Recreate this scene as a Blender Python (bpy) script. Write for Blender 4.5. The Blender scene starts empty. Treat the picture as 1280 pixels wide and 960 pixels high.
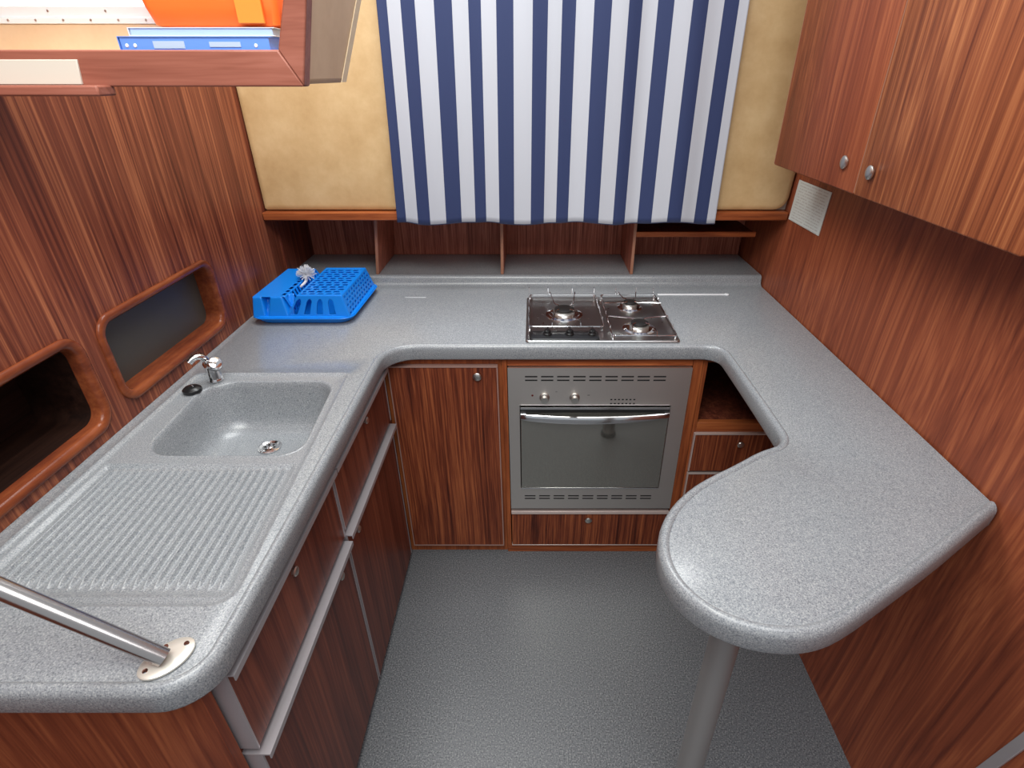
import bpy, bmesh, math, random
from mathutils import Vector, Matrix
from mathutils.geometry import delaunay_2d_cdt
random.seed(7)
PI = math.pi
S = bpy.context.scene
COL = S.collection

# ------------------------------------------------------------------ camera, world, lights
cd = bpy.data.cameras.new('camera'); cam = bpy.data.objects.new('camera', cd); COL.objects.link(cam)
cam.location = (0, 0, 1.6466)
cam.rotation_euler = (PI/2 - .5292, 0, 0)
cd.sensor_width = 36; cd.lens = 684.05/1280*36
cd.shift_x = -27/1280; cd.shift_y = 12.5/1280
cd.clip_start = .02
S.camera = cam

W = bpy.data.worlds.new('daylight'); S.world = W; W.use_nodes = True
bg = W.node_tree.nodes['Background']
bg.inputs['Color'].default_value = (.90, .95, 1, 1); bg.inputs['Strength'].default_value = .50

def area(name, loc, target, sx, sy, power, color=(1, 1, 1)):
    l = bpy.data.lights.new(name, 'AREA'); l.shape = 'RECTANGLE'; l.size = sx; l.size_y = sy
    l.energy = power; l.color = color
    o = bpy.data.objects.new(name, l); COL.objects.link(o); o.location = loc
    o.rotation_euler = (Vector(target)-Vector(loc)).to_track_quat('-Z', 'Y').to_euler()
    return o
area('saloon_window_light', (.15, -.45, 2.95), (.05, 1.2, .8), 2.3, 1.3, 44, (.97, .985, 1))
area('back_overhead_light', (-.35, 1.72, 2.62), (-.35, 1.2, .9), 1.1, .55, 20, (.98, 1, 1))  # unseen area light added above the back for glints on the drainer
area('wheelhouse_window_light', (-.30, .35, 2.7), (-.75, .85, .9), .9, .7, 21, (1, 1, .92))
area('deck_window_light', (-.7, 1.09, 2.35), (-.7, 1.085, 1.6), .6, .12, 4, (1, 1, .98))

S.view_settings.view_transform = 'Standard'; S.view_settings.look = 'None'
S.view_settings.gamma = 1; S.view_settings.use_curve_mapping = False
S.view_settings.exposure = 0.0

# ------------------------------------------------------------------ materials
def newmat(name):
    m = bpy.data.materials.new(name); m.use_nodes = True
    nt = m.node_tree; b = nt.nodes['Principled BSDF']
    return m, nt, b
def plain(name, col, rough=.5, metal=0., coat=0., **k):
    m, nt, b = newmat(name)
    b.inputs['Base Color'].default_value = (*col, 1); b.inputs['Roughness'].default_value = rough
    b.inputs['Metallic'].default_value = metal; b.inputs['Coat Weight'].default_value = coat
    # slight procedural roughness variation
    n = nt.nodes.new('ShaderNodeTexNoise'); n.inputs['Scale'].default_value = 30
    r = nt.nodes.new('ShaderNodeMapRange'); r.inputs['To Min'].default_value = max(.01, rough-.015); r.inputs['To Max'].default_value = min(1, rough+.015)
    nt.links.new(n.outputs['Fac'], r.inputs['Value']); nt.links.new(r.outputs['Result'], b.inputs['Roughness'])
    for a, v in k.items(): b.inputs[a.replace('_', ' ')].default_value = v
    return m
def ramp(nt, stops, interp='LINEAR'):
    r = nt.nodes.new('ShaderNodeValToRGB'); r.color_ramp.interpolation = interp
    e = r.color_ramp.elements
    e[0].position, e[0].color = stops[0][0], (*stops[0][1], 1)
    e[1].position, e[1].color = stops[-1][0], (*stops[-1][1], 1)
    for p, c in stops[1:-1]:
        x = e.new(p); x.color = (*c, 1)
    return r
def wood(name, dark, mid, light, axis='z', broad=9, fine=90, rough=.38, stretch=.05, warp=.5, contrast=1.):
    m, nt, b = newmat(name); L = nt.links.new
    tc = nt.nodes.new('ShaderNodeTexCoord')
    def mapped(s, st):
        mp = nt.nodes.new('ShaderNodeMapping')
        sc = [s, s, s]; sc['xyz'.index(axis)] = s*st
        mp.inputs['Scale'].default_value = sc
        return mp
    # low frequency warp gives the flowing figure
    wn = nt.nodes.new('ShaderNodeTexNoise'); wn.inputs['Scale'].default_value = 1.0; wn.inputs['Detail'].default_value = 1
    wm = mapped(2.2, .45); L(tc.outputs['Object'], wm.inputs[0]); L(wm.outputs[0], wn.inputs['Vector'])
    sub = nt.nodes.new('ShaderNodeVectorMath'); sub.operation = 'SUBTRACT'; sub.inputs[1].default_value = (.5, .5, .5)
    L(wn.outputs['Color'], sub.inputs[0])
    scl = nt.nodes.new('ShaderNodeVectorMath'); scl.operation = 'SCALE'; scl.inputs['Scale'].default_value = warp*.12
    L(sub.outputs[0], scl.inputs[0])
    add = nt.nodes.new('ShaderNodeVectorMath'); add.operation = 'ADD'
    L(tc.outputs['Object'], add.inputs[0]); L(scl.outputs[0], add.inputs[1])
    outs = []
    for s, st, det in ((broad, stretch, 3), (fine, stretch*.5, 2), (fine*3.2, stretch*.8, 1)):
        mp = mapped(s, st); n = nt.nodes.new('ShaderNodeTexNoise'); n.inputs['Scale'].default_value = 1
        n.inputs['Detail'].default_value = det; n.inputs['Roughness'].default_value = .6
        L(add.outputs[0], mp.inputs[0]); L(mp.outputs[0], n.inputs['Vector']); outs.append(n)
    m1 = nt.nodes.new('ShaderNodeMix'); m1.inputs[0].default_value = .58
    L(outs[0].outputs['Fac'], m1.inputs[2]); L(outs[1].outputs['Fac'], m1.inputs[3])
    m2 = nt.nodes.new('ShaderNodeMix'); m2.inputs[0].default_value = .22
    L(m1.outputs[0], m2.inputs[2]); L(outs[2].outputs['Fac'], m2.inputs[3])
    w = .12/contrast
    r = ramp(nt, [(.5-w*1.1, dark), (.5, mid), (.5+w, light)])
    L(m2.outputs[0], r.inputs['Fac']); L(r.outputs['Color'], b.inputs['Base Color'])
    b.inputs['Roughness'].default_value = rough
    b.inputs['Specular IOR Level'].default_value = .22
    bp = nt.nodes.new('ShaderNodeBump'); bp.inputs['Strength'].default_value = .06; bp.inputs['Distance'].default_value = .001
    L(outs[1].outputs['Fac'], bp.inputs['Height']); L(bp.outputs[0], b.inputs['Normal'])
    return m
def speckle(name, base, dark, light, scale=420, rough=.35, amt=1., bump=.0):
    m, nt, b = newmat(name); L = nt.links.new
    tc = nt.nodes.new('ShaderNodeTexCoord')
    n = nt.nodes.new('ShaderNodeTexNoise'); n.inputs['Scale'].default_value = scale; n.inputs['Detail'].default_value = 1.5
    L(tc.outputs['Object'], n.inputs['Vector'])
    a = .11/amt
    r = ramp(nt, [(.5-a*1.6, dark), (.5-a*.45, base), (.5+a*.45, base), (.5+a*1.6, light)])
    L(n.outputs['Fac'], r.inputs['Fac'])
    n2 = nt.nodes.new('ShaderNodeTexNoise'); n2.inputs['Scale'].default_value = 3; n2.inputs['Detail'].default_value = 3
    L(tc.outputs['Object'], n2.inputs['Vector'])
    mr = nt.nodes.new('ShaderNodeMapRange'); mr.inputs['To Min'].default_value = .93; mr.inputs['To Max'].default_value = 1.07
    L(n2.outputs['Fac'], mr.inputs['Value'])
    mx = nt.nodes.new('ShaderNodeVectorMath'); mx.operation = 'SCALE'
    L(r.outputs['Color'], mx.inputs[0]); L(mr.outputs['Result'], mx.inputs['Scale'])
    L(mx.outputs[0], b.inputs['Base Color']); b.inputs['Roughness'].default_value = rough
    if bump:
        bp = nt.nodes.new('ShaderNodeBump'); bp.inputs['Strength'].default_value = bump; bp.inputs['Distance'].default_value = .0005
        L(n.outputs['Fac'], bp.inputs['Height']); L(bp.outputs[0], b.inputs['Normal'])
    return m

M = {}
M['wall_wood'] = wood('wall_laminate', (.085, .020, .013), (.200, .053, .028), (.40, .135, .062), 'z', 16, 95, .36, .02, .35, 1.05)
M['wall_wood_right'] = wood('wall_laminate_right', (.130, .030, .016), (.245, .062, .028), (.375, .112, .046), 'z', 10, 75, .42, .022, .8, .85)
M['locker_wood'] = wood('locker_laminate', (.140, .034, .016), (.310, .090, .036), (.55, .205, .080), 'z', 12, 80, .42, .018, .8, 1.)
M['door_wood'] = wood('cabinet_laminate', (.050, .011, .007), (.170, .040, .018), (.34, .100, .038), 'z', 40, 170, .34, .025, .4, 1.)
M['side_wood'] = wood('side_cabinet_laminate', (.055, .013, .009), (.130, .032, .019), (.235, .068, .036), 'z', 16, 80, .34, .02, .4)
M['niche_wood'] = wood('niche_laminate', (.15, .042, .028), (.40, .125, .078), (.60, .23, .15), 'z', 45, 160, .45, .03, .3)
M['trim_wood'] = wood('mahogany_trim', (.16, .038, .014), (.29, .075, .024), (.39, .115, .036), 'x', 14, 60, .3, .08)
M['trim_wood_z'] = wood('mahogany_trim_upright', (.16, .038, .014), (.29, .075, .024), (.39, .115, .036), 'z', 14, 60, .3, .08)
M['frame_wood'] = wood('mahogany_moulding', (.13, .030, .014), (.19, .046, .018), (.26, .070, .025), 'y', 9, 40, .20, .3, .2)
M['pale_mahogany'] = wood('pale_mahogany', (.23, .075, .05), (.31, .11, .075), (.37, .14, .10), 'x', 16, 60, .33, .06)
M['edge_wood'] = plain('light_wood_edge', (.30, .13, .075), .45)
M['counter'] = speckle('speckled_worktop', (.255, .270, .288), (.135, .148, .168), (.385, .40, .405), 430, .30, 1., .0)
_b = M['counter'].node_tree.nodes['Principled BSDF']; _b.inputs['Coat Weight'].default_value = .30; _b.inputs['Coat Roughness'].default_value = .24
M['floor'] = speckle('speckled_vinyl_floor', (.112, .117, .126), (.040, .043, .049), (.23, .235, .235), 240, .38, 1.)
M['steel'] = plain('brushed_steel', (.74, .70, .66), .42, 1.)
M['dark_steel'] = plain('polished_hob_steel', (.52, .53, .53), .28, 1.)
M['chrome'] = plain('chrome', (.78, .78, .79), .12, 1.)
M['satin'] = plain('satin_metal', (.62, .60, .56), .32, 1.)
M['alu'] = plain('anodised_edge_profile', (.50, .47, .49), .38, .55)
M['post'] = plain('grey_post', (.40, .39, .385), .42, .6)
M['black'] = plain('black_plastic', (.010, .010, .011), .3)
M['slot'] = plain('dark_slot', (.006, .006, .006), .6)
M['glass'] = plain('oven_glass', (.42, .41, .37), .045, .9)
M['iron'] = plain('dark_burner_cap', (.03, .028, .027), .4, .5)
M['blue'] = plain('blue_plastic', (.004, .225, .80), .30)
M['white'] = plain('white_plastic', (.75, .76, .78), .4)
M['grey_panel'] = plain('grey_panel', (.062, .056, .048), .45)
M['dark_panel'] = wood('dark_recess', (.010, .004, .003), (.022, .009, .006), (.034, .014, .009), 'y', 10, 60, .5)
M['cream'] = plain('cream_laminate', (.66, .63, .55), .4)
M['folder'] = plain('blue_folder', (.13, .30, .80), .3)
M['folder2'] = plain('pale_blue_folder', (.42, .55, .72), .35)
M['orange'] = plain('orange_fabric', (.95, .17, .02), .55)
M['window_white'] = plain('white_window_frame', (.80, .84, .84), .35)
M['pale_edge'] = plain('pale_edge', (.62, .52, .48), .3, .4)
M['sill'] = plain('gap_shadow', (.02, .008, .006), .6)

def vinyl(name, c1, c2, c3):
    m, nt, b = newmat(name); L = nt.links.new
    tc = nt.nodes.new('ShaderNodeTexCoord')
    n = nt.nodes.new('ShaderNodeTexNoise'); n.inputs['Scale'].default_value = 9; n.inputs['Detail'].default_value = 6; n.inputs['Roughness'].default_value = .65
    L(tc.outputs['Object'], n.inputs['Vector'])
    r = ramp(nt, [(.3, c1), (.5, c2), (.7, c3)]); L(n.outputs['Fac'], r.inputs['Fac']); L(r.outputs['Color'], b.inputs['Base Color'])
    b.inputs['Roughness'].default_value = .5
    n2 = nt.nodes.new('ShaderNodeTexNoise'); n2.inputs['Scale'].default_value = 160
    L(tc.outputs['Object'], n2.inputs['Vector'])
    bp = nt.nodes.new('ShaderNodeBump'); bp.inputs['Strength'].default_value = .15; bp.inputs['Distance'].default_value = .001
    L(n2.outputs['Fac'], bp.inputs['Height']); L(bp.outputs[0], b.inputs['Normal'])
    return m
M['vinyl'] = vinyl('beige_vinyl', (.50, .32, .145), (.57, .38, .185), (.64, .45, .235))
M['vinyl2'] = vinyl('beige_locker_vinyl', (.66, .47, .29), (.72, .53, .34), (.78, .59, .39))

def curtain_mat():
    m, nt, b = newmat('striped_curtain_cloth'); L = nt.links.new
    uv = nt.nodes.new('ShaderNodeUVMap'); sp = nt.nodes.new('ShaderNodeSeparateXYZ'); L(uv.outputs[0], sp.inputs[0])
    ma = nt.nodes.new('ShaderNodeMath'); ma.operation = 'MULTIPLY_ADD'; ma.inputs[1].default_value = 11.67; ma.inputs[2].default_value = .13
    L(sp.outputs['X'], ma.inputs[0])
    fr = nt.nodes.new('ShaderNodeMath'); fr.operation = 'FRACT'; L(ma.outputs[0], fr.inputs[0])
    lt = nt.nodes.new('ShaderNodeMath'); lt.operation = 'LESS_THAN'; lt.inputs[1].default_value = .48; L(fr.outputs[0], lt.inputs[0])
    # hem thread near the lower edge
    hm = nt.nodes.new('ShaderNodeMath'); hm.operation = 'LESS_THAN'; hm.inputs[1].default_value = .004; L(sp.outputs['Y'], hm.inputs[0])
    mx = nt.nodes.new('ShaderNodeMath'); mx.operation = 'MAXIMUM'; L(lt.outputs[0], mx.inputs[0]); L(hm.outputs[0], mx.inputs[1])
    c = nt.nodes.new('ShaderNodeMix'); c.data_type = 'RGBA'
    c.inputs['A'].default_value = (.46, .475, .525, 1); c.inputs['B'].default_value = (.014, .027, .098, 1)
    L(mx.outputs[0], c.inputs['Factor']); L(c.outputs['Result'], b.inputs['Base Color'])
    b.inputs['Roughness'].default_value = .75; b.inputs['Sheen Weight'].default_value = .15
    wv = nt.nodes.new('ShaderNodeTexNoise'); wv.inputs['Scale'].default_value = 500
    tc = nt.nodes.new('ShaderNodeTexCoord'); L(tc.outputs['Object'], wv.inputs['Vector'])
    bp = nt.nodes.new('ShaderNodeBump'); bp.inputs['Strength'].default_value = .2; bp.inputs['Distance'].default_value = .0006
    L(wv.outputs['Fac'], bp.inputs['Height']); L(bp.outputs[0], b.inputs['Normal'])
    return m
M['curtain'] = curtain_mat()
def notice_mat():
    m, nt, b = newmat('printed_notice'); L = nt.links.new
    tc = nt.nodes.new('ShaderNodeTexCoord'); sp = nt.nodes.new('ShaderNodeSeparateXYZ'); L(tc.outputs['Generated'], sp.inputs[0])
    def math_(op, a, v=None, src=None):
        n = nt.nodes.new('ShaderNodeMath'); n.operation = op; L(a, n.inputs[0])
        if v is not None: n.inputs[1].default_value = v
        if src is not None: L(src, n.inputs[1])
        return n.outputs[0]
    z = math_('FRACT', math_('MULTIPLY', sp.outputs['Z'], 15)); line = math_('LESS_THAN', z, .38)
    n = nt.nodes.new('ShaderNodeTexNoise'); n.inputs['Scale'].default_value = 1
    mp = nt.nodes.new('ShaderNodeMapping'); mp.inputs['Scale'].default_value = (1, 34, 15); L(tc.outputs['Generated'], mp.inputs[0]); L(mp.outputs[0], n.inputs['Vector'])
    word = math_('GREATER_THAN', n.outputs['Fac'], .45)
    ins = math_('MULTIPLY', math_('GREATER_THAN', sp.outputs['Y'], .07), None, math_('LESS_THAN', sp.outputs['Y'], .93))
    f = math_('MULTIPLY', math_('MULTIPLY', line, None, word), None, ins)
    f = math_('MULTIPLY', f, .55)
    c = nt.nodes.new('ShaderNodeMix'); c.data_type = 'RGBA'; c.inputs['A'].default_value = (.60, .63, .60, 1); c.inputs['B'].default_value = (.34, .30, .27, 1)
    L(f, c.inputs['Factor']); L(c.outputs['Result'], b.inputs['Base Color']); b.inputs['Roughness'].default_value = .45
    return m
M['notice'] = notice_mat()

# ------------------------------------------------------------------ mesh helpers
ORG = {}
class MB:
    def __init__(s): s.v = []; s.f = []; s.uv = None
    def add(s, vs, fs):
        o = len(s.v); s.v += [tuple(p) for p in vs]; s.f += [tuple(i+o for i in f) for f in fs]; return s
    def box(s, x0, x1, y0, y1, z0, z1):
        v = [(x, y, z) for z in (z0, z1) for y in (y0, y1) for x in (x0, x1)]
        return s.add(v, [(0, 2, 3, 1), (4, 5, 7, 6), (0, 1, 5, 4), (2, 6, 7, 3), (0, 4, 6, 2), (1, 3, 7, 5)])
    def hexa(s, bottom, top):       # 4 bottom points (ccw from above), 4 top points
        return s.add(list(bottom)+list(top), [(3, 2, 1, 0), (4, 5, 6, 7)]+[(i, (i+1) % 4, 4+(i+1) % 4, 4+i) for i in range(4)])
    def loft(s, rings, cap0=True, cap1=True):
        n = len(rings[0]); vs = [p for r in rings for p in r]; fs = []
        for k in range(len(rings)-1):
            for i in range(n):
                j = (i+1) % n; fs.append((k*n+i, k*n+j, (k+1)*n+j, (k+1)*n+i))
        if cap0: fs.append(tuple(reversed(range(n))))
        if cap1: fs.append(tuple((len(rings)-1)*n+i for i in range(n)))
        return s.add(vs, fs)
    def lathe(s, prof, c=(0, 0, 0), axis=(0, 0, 1), n=32, cap0=True, cap1=True):
        q = Vector(axis).normalized().to_track_quat('Z', 'Y').to_matrix(); c = Vector(c)
        rings = [[c+q @ Vector((r*math.cos(2*PI*i/n), r*math.sin(2*PI*i/n), h)) for i in range(n)] for r, h in prof]
        return s.loft(rings, cap0, cap1)
    def tube(s, pts, r, n=10, caps=True):
        P = [Vector(p) for p in pts]; rr = r if isinstance(r, (list, tuple)) else [r]*len(P)
        up = None; rings = []
        for i, p in enumerate(P):
            t = (P[min(i+1, len(P)-1)]-P[max(i-1, 0)]).normalized()
            if up is None: up = t.orthogonal().normalized()
            up = (up-t*up.dot(t)).normalized(); b = t.cross(up)
            rings.append([p+(up*math.cos(2*PI*k/n)+b*math.sin(2*PI*k/n))*rr[i] for k in range(n)])
        return s.loft(rings, caps, caps)
    def build(s, name, mat, parent=None, origin=None, sharp=35, bevel=0, solid=0, fix=True):
        o0 = Vector(ORG[parent.name]) if parent else Vector(origin or (0, 0, 0))
        me = bpy.data.meshes.new(name); me.from_pydata([tuple(Vector(p)-o0) for p in s.v], [], s.f)
        if s.uv:
            ul = me.uv_layers.new(name='UVMap')
            for l in me.loops: ul.data[l.index].uv = s.uv[l.vertex_index]
        if fix:
            bm = bmesh.new(); bm.from_mesh(me); bmesh.ops.recalc_face_normals(bm, faces=bm.faces); bm.to_mesh(me); bm.free()
        me.materials.append(mat); me.shade_smooth(); me.set_sharp_from_angle(angle=math.radians(sharp)); me.update()
        o = bpy.data.objects.new(name, me); COL.objects.link(o)
        if parent: o.parent = parent
        else: o.location = o0
        ORG[o.name] = tuple(o0)
        if solid:
            m = o.modifiers.new('thickness', 'SOLIDIFY'); m.thickness = solid; m.offset = 0
        if bevel:
            m = o.modifiers.new('bevel', 'BEVEL'); m.width = bevel; m.segments = 2; m.limit_method = 'ANGLE'; m.angle_limit = math.radians(40)
        return o
def each(name, mat, parent, boxes, bevel=0):
    return [MB().box(*b).build(name, mat, parent, bevel=bevel) for b in boxes]
def thing(name, label, cat, loc, group=None):
    o = bpy.data.objects.new(name, None); COL.objects.link(o); o.location = loc; o.empty_display_size = .05
    ORG[o.name] = tuple(loc); o['label'] = label; o['category'] = cat
    if group: o['group'] = group
    return o
def tag(o, label, cat, group=None):
    o['label'] = label; o['category'] = cat
    if group: o['group'] = group
    return o
def struct(o): o['kind'] = 'structure'; return o
def rpoly(corners, r, n=8):
    """rounded polygon (2-D); r one radius or one per corner"""
    out = []; N = len(corners)
    for i, c in enumerate(corners):
        c = Vector(c); a = (Vector(corners[i-1])-c).normalized(); b = (Vector(corners[(i+1) % N])-c).normalized()
        R = r[i] if isinstance(r, (list, tuple)) else r
        if R <= 0: out += [c]*(n+1); continue
        ang = a.angle(b); d = R/math.tan(ang/2); cen = c+(a+b).normalized()*(R/math.sin(ang/2))
        p0 = c+a*d-cen; p1 = c+b*d-cen; t = p0.angle(p1); sg = 1 if p0.cross(p1) > 0 else -1
        for k in range(n+1):
            u = sg*t*k/n; out.append(cen+Vector((p0.x*math.cos(u)-p0.y*math.sin(u), p0.x*math.sin(u)+p0.y*math.cos(u))))
    return out
def inset(corners, d):
    out = []; N = len(corners)
    cen = sum((Vector(c) for c in corners), Vector((0, 0)))/N
    for i, c in enumerate(corners):
        c = Vector(c); a = (Vector(corners[i-1])-c).normalized(); b = (Vector(corners[(i+1) % N])-c).normalized()
        out.append(c+(a+b).normalized()*(d/math.sin(a.angle(b)/2)))
    return out
def at(pts, z): return [(p[0], p[1], z) for p in pts]
def inside(p, poly):
    c = False; x, y = p
    for a, b in zip(poly, poly[1:]+poly[:1]):
        if (a[1] > y) != (b[1] > y) and x < (b[0]-a[0])*(y-a[1])/(b[1]-a[1])+a[0]: c = not c
    return c
def face_holes(mb, outer, holes, f3):
    """planar face with holes; f3 maps a 2-D point to 3-D"""
    def clean(l):
        q = []
        for p in l:
            if not q or math.dist(p[:2], q[-1]) > 1e-6: q.append((p[0], p[1]))
        if math.dist(q[0], q[-1]) < 1e-6: q.pop()
        return q
    polys = [clean(l) for l in [outer]+holes]; V = []; E = []
    for l in polys:
        o = len(V); V += [Vector(p) for p in l]; E += [(o+k, o+(k+1) % len(l)) for k in range(len(l))]
    vs, _, fs, *_ = delaunay_2d_cdt(V, E, [], 0, 1e-7)
    keep = []
    for f in fs:
        c = sum((vs[i] for i in f), Vector((0, 0)))/len(f)
        if inside(c, polys[0]) and not any(inside(c, h) for h in polys[1:]): keep.append(tuple(f))
    mb.add([f3(p) for p in vs], keep)
def arc(c, r, a0, a1, n=8):
    return [(c[0]+r*math.cos(math.radians(a0+(a1-a0)*k/n)), c[1]+r*math.sin(math.radians(a0+(a1-a0)*k/n))) for k in range(n+1)]

ZC = .910; Y1 = 1.576; XL = -.491; XD = -.478; XW = -.992
def xr(z): return .918+.05*(z-.912)

# ------------------------------------------------------------------ the room
struct(MB().box(-1.3, 1.2, -1.6, 2.5, -.03, 0).build('floor', M['floor']))
# left wall with two recessed lockers
def rr(y0, y1, z0, z1, r, n=8): return rpoly([(y0, z0), (y1, z0), (y1, z1), (y0, z1)], r, n)
WIN = [(1.135, 1.648, .947, 1.170), (.560, 1.088, .935, 1.168)]
lw = MB()
outer = [(-.6, 0), (2.431, 0), (2.431, 2.15), (-.6, 2.15)]
holes = [[tuple(p) for p in rr(a+.02, b-.02, c+.02, d-.02, .04)] for a, b, c, d in WIN]
face_holes(lw, outer, holes, lambda p: (XW, p[0], p[1]))
face_holes(lw, outer, holes, lambda p: (XW-.02, p[0], p[1]))
lw.loft([[(XW, y, z) for y, z in outer], [(XW-.02, y, z) for y, z in outer]], False, False)
for h in holes: lw.loft([[(XW, p[0], p[1]) for p in h], [(XW-.02, p[0], p[1]) for p in h]], False, False)
struct(lw.build('wall_left', M['wall_wood'], fix=False, sharp=30))
# right wall, leaning outwards a little
rw = MB().hexa([(xr(0), -.6, 0), (xr(0)+.03, -.6, 0), (xr(0)+.03, 2.47, 0), (xr(0), 2.47, 0)],
               [(xr(2.15), -.6, 2.15), (xr(2.15)+.03, -.6, 2.15), (xr(2.15)+.03, 2.47, 2.15), (xr(2.15), 2.47, 2.15)])
struct(rw.build('wall_right', M['wall_wood_right']))
# back wall: upper part behind the curtain and the lower part behind the nook
struct(MB().box(XW-.02, xr(1.7), 2.100, 2.14, 1.212, 2.15).build('wall_back', M['cream']))
struct(MB().box(XW-.02, .95, 2.449, 2.48, 0, 2.15).build('wall_rear', M['niche_wood']))
# mahogany rail under the padded panels
struct(MB().box(-.990, xr(1.2)-.002, 2.052, 2.14, 1.182, 1.211).build('trim_1', M['trim_wood'], bevel=.004))

# padded vinyl panels either side of the curtain
def pad(x0, x1, z0, z1, rad, label, top=None):
    mb = MB(); c = [(x0, z0), (x1, z0), (top or x1, z1), (x0, z1)]; rings = []
    for d, y in ((0, 2.100), (0, 2.088), (.003, 2.080), (.009, 2.076), (.02, 2.0745)):
        rings.append([(p[0], y, p[1]) for p in rpoly(inset(c, d), [max(.003, q-d) for q in rad], 6)])
    mb.loft(rings)
    return tag(mb.build('padded_wall_panel', M['vinyl'], origin=((x0+x1)/2, 2.1, z0)), label, 'wall panel')
pad(-.989, .02, 1.213, 2.12, [.01, .01, .01, .01], 'beige vinyl padded wall panel left of the striped curtain')
pad(.024, xr(1.213)-.004, 1.213, 2.12, [.01, .05, .01, .01], 'beige vinyl padded wall panel right of the striped curtain', xr(2.12)-.003)

# ------------------------------------------------------------------ overhead locker with open front (top left)
def leanx(x, z): return x + (z-1.629)*.24     # its right end leans outwards
YF0, YF1 = 1.0, 1.028
lk = thing('overhead_locker', 'open fronted overhead locker with pale mahogany frame above the left wall', 'overhead locker', (-.68, 1.0, 1.62))
ZT = 1.93
def fq(mb, pts, y0, y1):     # prism of an outline in the x-z plane
    mb.loft([[(x, y0, z) for x, z in pts], [(x, y1, z) for x, z in pts]])
b_ = MB(); fq(b_, [(XW+.003, 1.629), (-.366, 1.629), (-.396, 1.679), (XW+.003, 1.679)], YF0, YF1)
b_.build('bottom_rail', M['pale_mahogany'], lk, bevel=.0025)
b_ = MB(); fq(b_, [(-.366, 1.629), (leanx(-.366, ZT), ZT), (leanx(-.366, ZT)-.032, ZT-.05), (-.396, 1.679)], YF0, YF1)
b_.build('side_stile', M['pale_mahogany'], lk, bevel=.0025)
b_ = MB(); fq(b_, [(XW+.003, ZT), (leanx(-.366, ZT), ZT), (leanx(-.366, ZT)-.032, ZT-.05), (XW+.003, ZT-.05)], YF0, YF1)
b_.build('top_rail', M['pale_mahogany'], lk, bevel=.0025)
o = MB().box(XW+.003, -.40, YF1, 1.15, 1.634, 1.644).build('shelf_board', M['vinyl2'], lk)
b_ = MB(); b_.hexa([(-.392, YF1, 1.632), (-.369, YF1, 1.632), (-.369, 1.232, 1.632), (-.392, 1.232, 1.632)],
                   [(leanx(-.392, ZT), YF1, ZT), (leanx(-.369, ZT), YF1, ZT), (leanx(-.369, ZT), 1.375, ZT), (leanx(-.392, ZT), 1.375, ZT)])
b_.build('end_panel', M['vinyl2'], lk, bevel=.008)
MB().box(XW+.003, -.41, 1.152, 1.167, 1.634, 1.7215).build('back_board', M['vinyl2'], lk)
# cream inset in the rail and the dark moulding below it
b_ = MB(); fq(b_, [(XW+.004, 1.632), (-.716, 1.632), (-.711, 1.666), (XW+.004, 1.666)], YF0-.003, YF0+.002)
b_.build('inset_panel', M['cream'], lk, bevel=.001)
b_ = MB().box(XW+.003, -.674, .968, YF0+.01, 1.6165, 1.6315); b_.build('lower_moulding', M['pale_mahogany'], lk, bevel=.003)
# white framed window at the back of the locker
wfo = MB().box(XW+.003, -.41, 1.150, 1.166, 1.722, 1.7315).build('window_1', M['window_white'], origin=(-.7, 1.16, 1.722), bevel=.001); struct(wfo)
each('window_frame', M['window_white'], wfo, [(XW+.003, -.41, 1.154, 1.166, 1.732, 1.748), (XW+.003, -.41, 1.154, 1.166, 1.90, 1.93)], .001)
for k in range(12): MB().lathe([(.0021, 0), (.0017, .001)], (XW+.03+.048*k, 1.150, 1.7275), (0, -1, 0), 8).build('screw', M['satin'], wfo)
for k in range(6): MB().lathe([(.0021, 0), (.0017, .001)], (XW+.05+.1*k, 1.154, 1.741), (0, -1, 0), 8).build('screw', M['satin'], wfo)
gm, gnt, gb = newmat('bright_daylit_pane'); gb.inputs['Base Color'].default_value = (.9, .95, .96, 1); gb.inputs['Emission Color'].default_value = (.88, .96, 1, 1); gb.inputs['Emission Strength'].default_value = .9
MB().box(XW+.003, -.41, 1.159, 1.162, 1.7485, 1.8995).build('pane', gm, wfo)
MB().hexa([(-.3685, 1.205, 1.633), (-.3665, 1.205, 1.633), (-.3665, 1.233, 1.633), (-.3685, 1.233, 1.633)],
          [(leanx(-.3685, ZT), 1.345, ZT), (leanx(-.3665, ZT), 1.345, ZT), (leanx(-.3665, ZT), 1.376, ZT), (leanx(-.3685, ZT), 1.376, ZT)]).build('lit_edge_strip', plain('lit_edge_cream', (.85, .70, .48), .5), lk)  # cream strip painted for the light caught on the rounded far edge

# things on the locker shelf
def sheetstack(name, x0, x1, y0, y1, z0, z1, mat, label, cat, inner=None):
    t = thing(name, label, cat, ((x0+x1)/2, (y0+y1)/2, z0))
    c = .0012; cv = MB(); P = [(x0, z0), (x1, z0), (x1, z0+c), (x0+c, z0+c), (x0+c, z1-c), (x1, z1-c), (x1, z1), (x0, z1)]
    cv.loft([[(x, y0, z) for x, z in P], [(x, y1, z) for x, z in P]])
    cv.build('cover', mat, t)
    MB().box(x0+.003, x1-.004, y0+.0015, y1-.003, z0+c+.0001, z1-c-.0001).build('sheets', inner or M['white'], t)
    return t
for i in range(2):
    z = 1.6445+.017*i
    sheetstack('lever_file', -.660+.004*i, -.41, 1.045, 1.14, z, z+.0165, M['white'], ['white paper file lying lowest in the locker stack behind the rail', 'white paper file directly under the bright blue folder in the locker'][i], 'file')
fo = sheetstack('plastic_folder', -.665, -.42, 1.040, 1.14, 1.6785, 1.6985, M['folder'], 'bright blue plastic folder lying in the overhead locker under a white booklet', 'folder', M['folder'])
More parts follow.
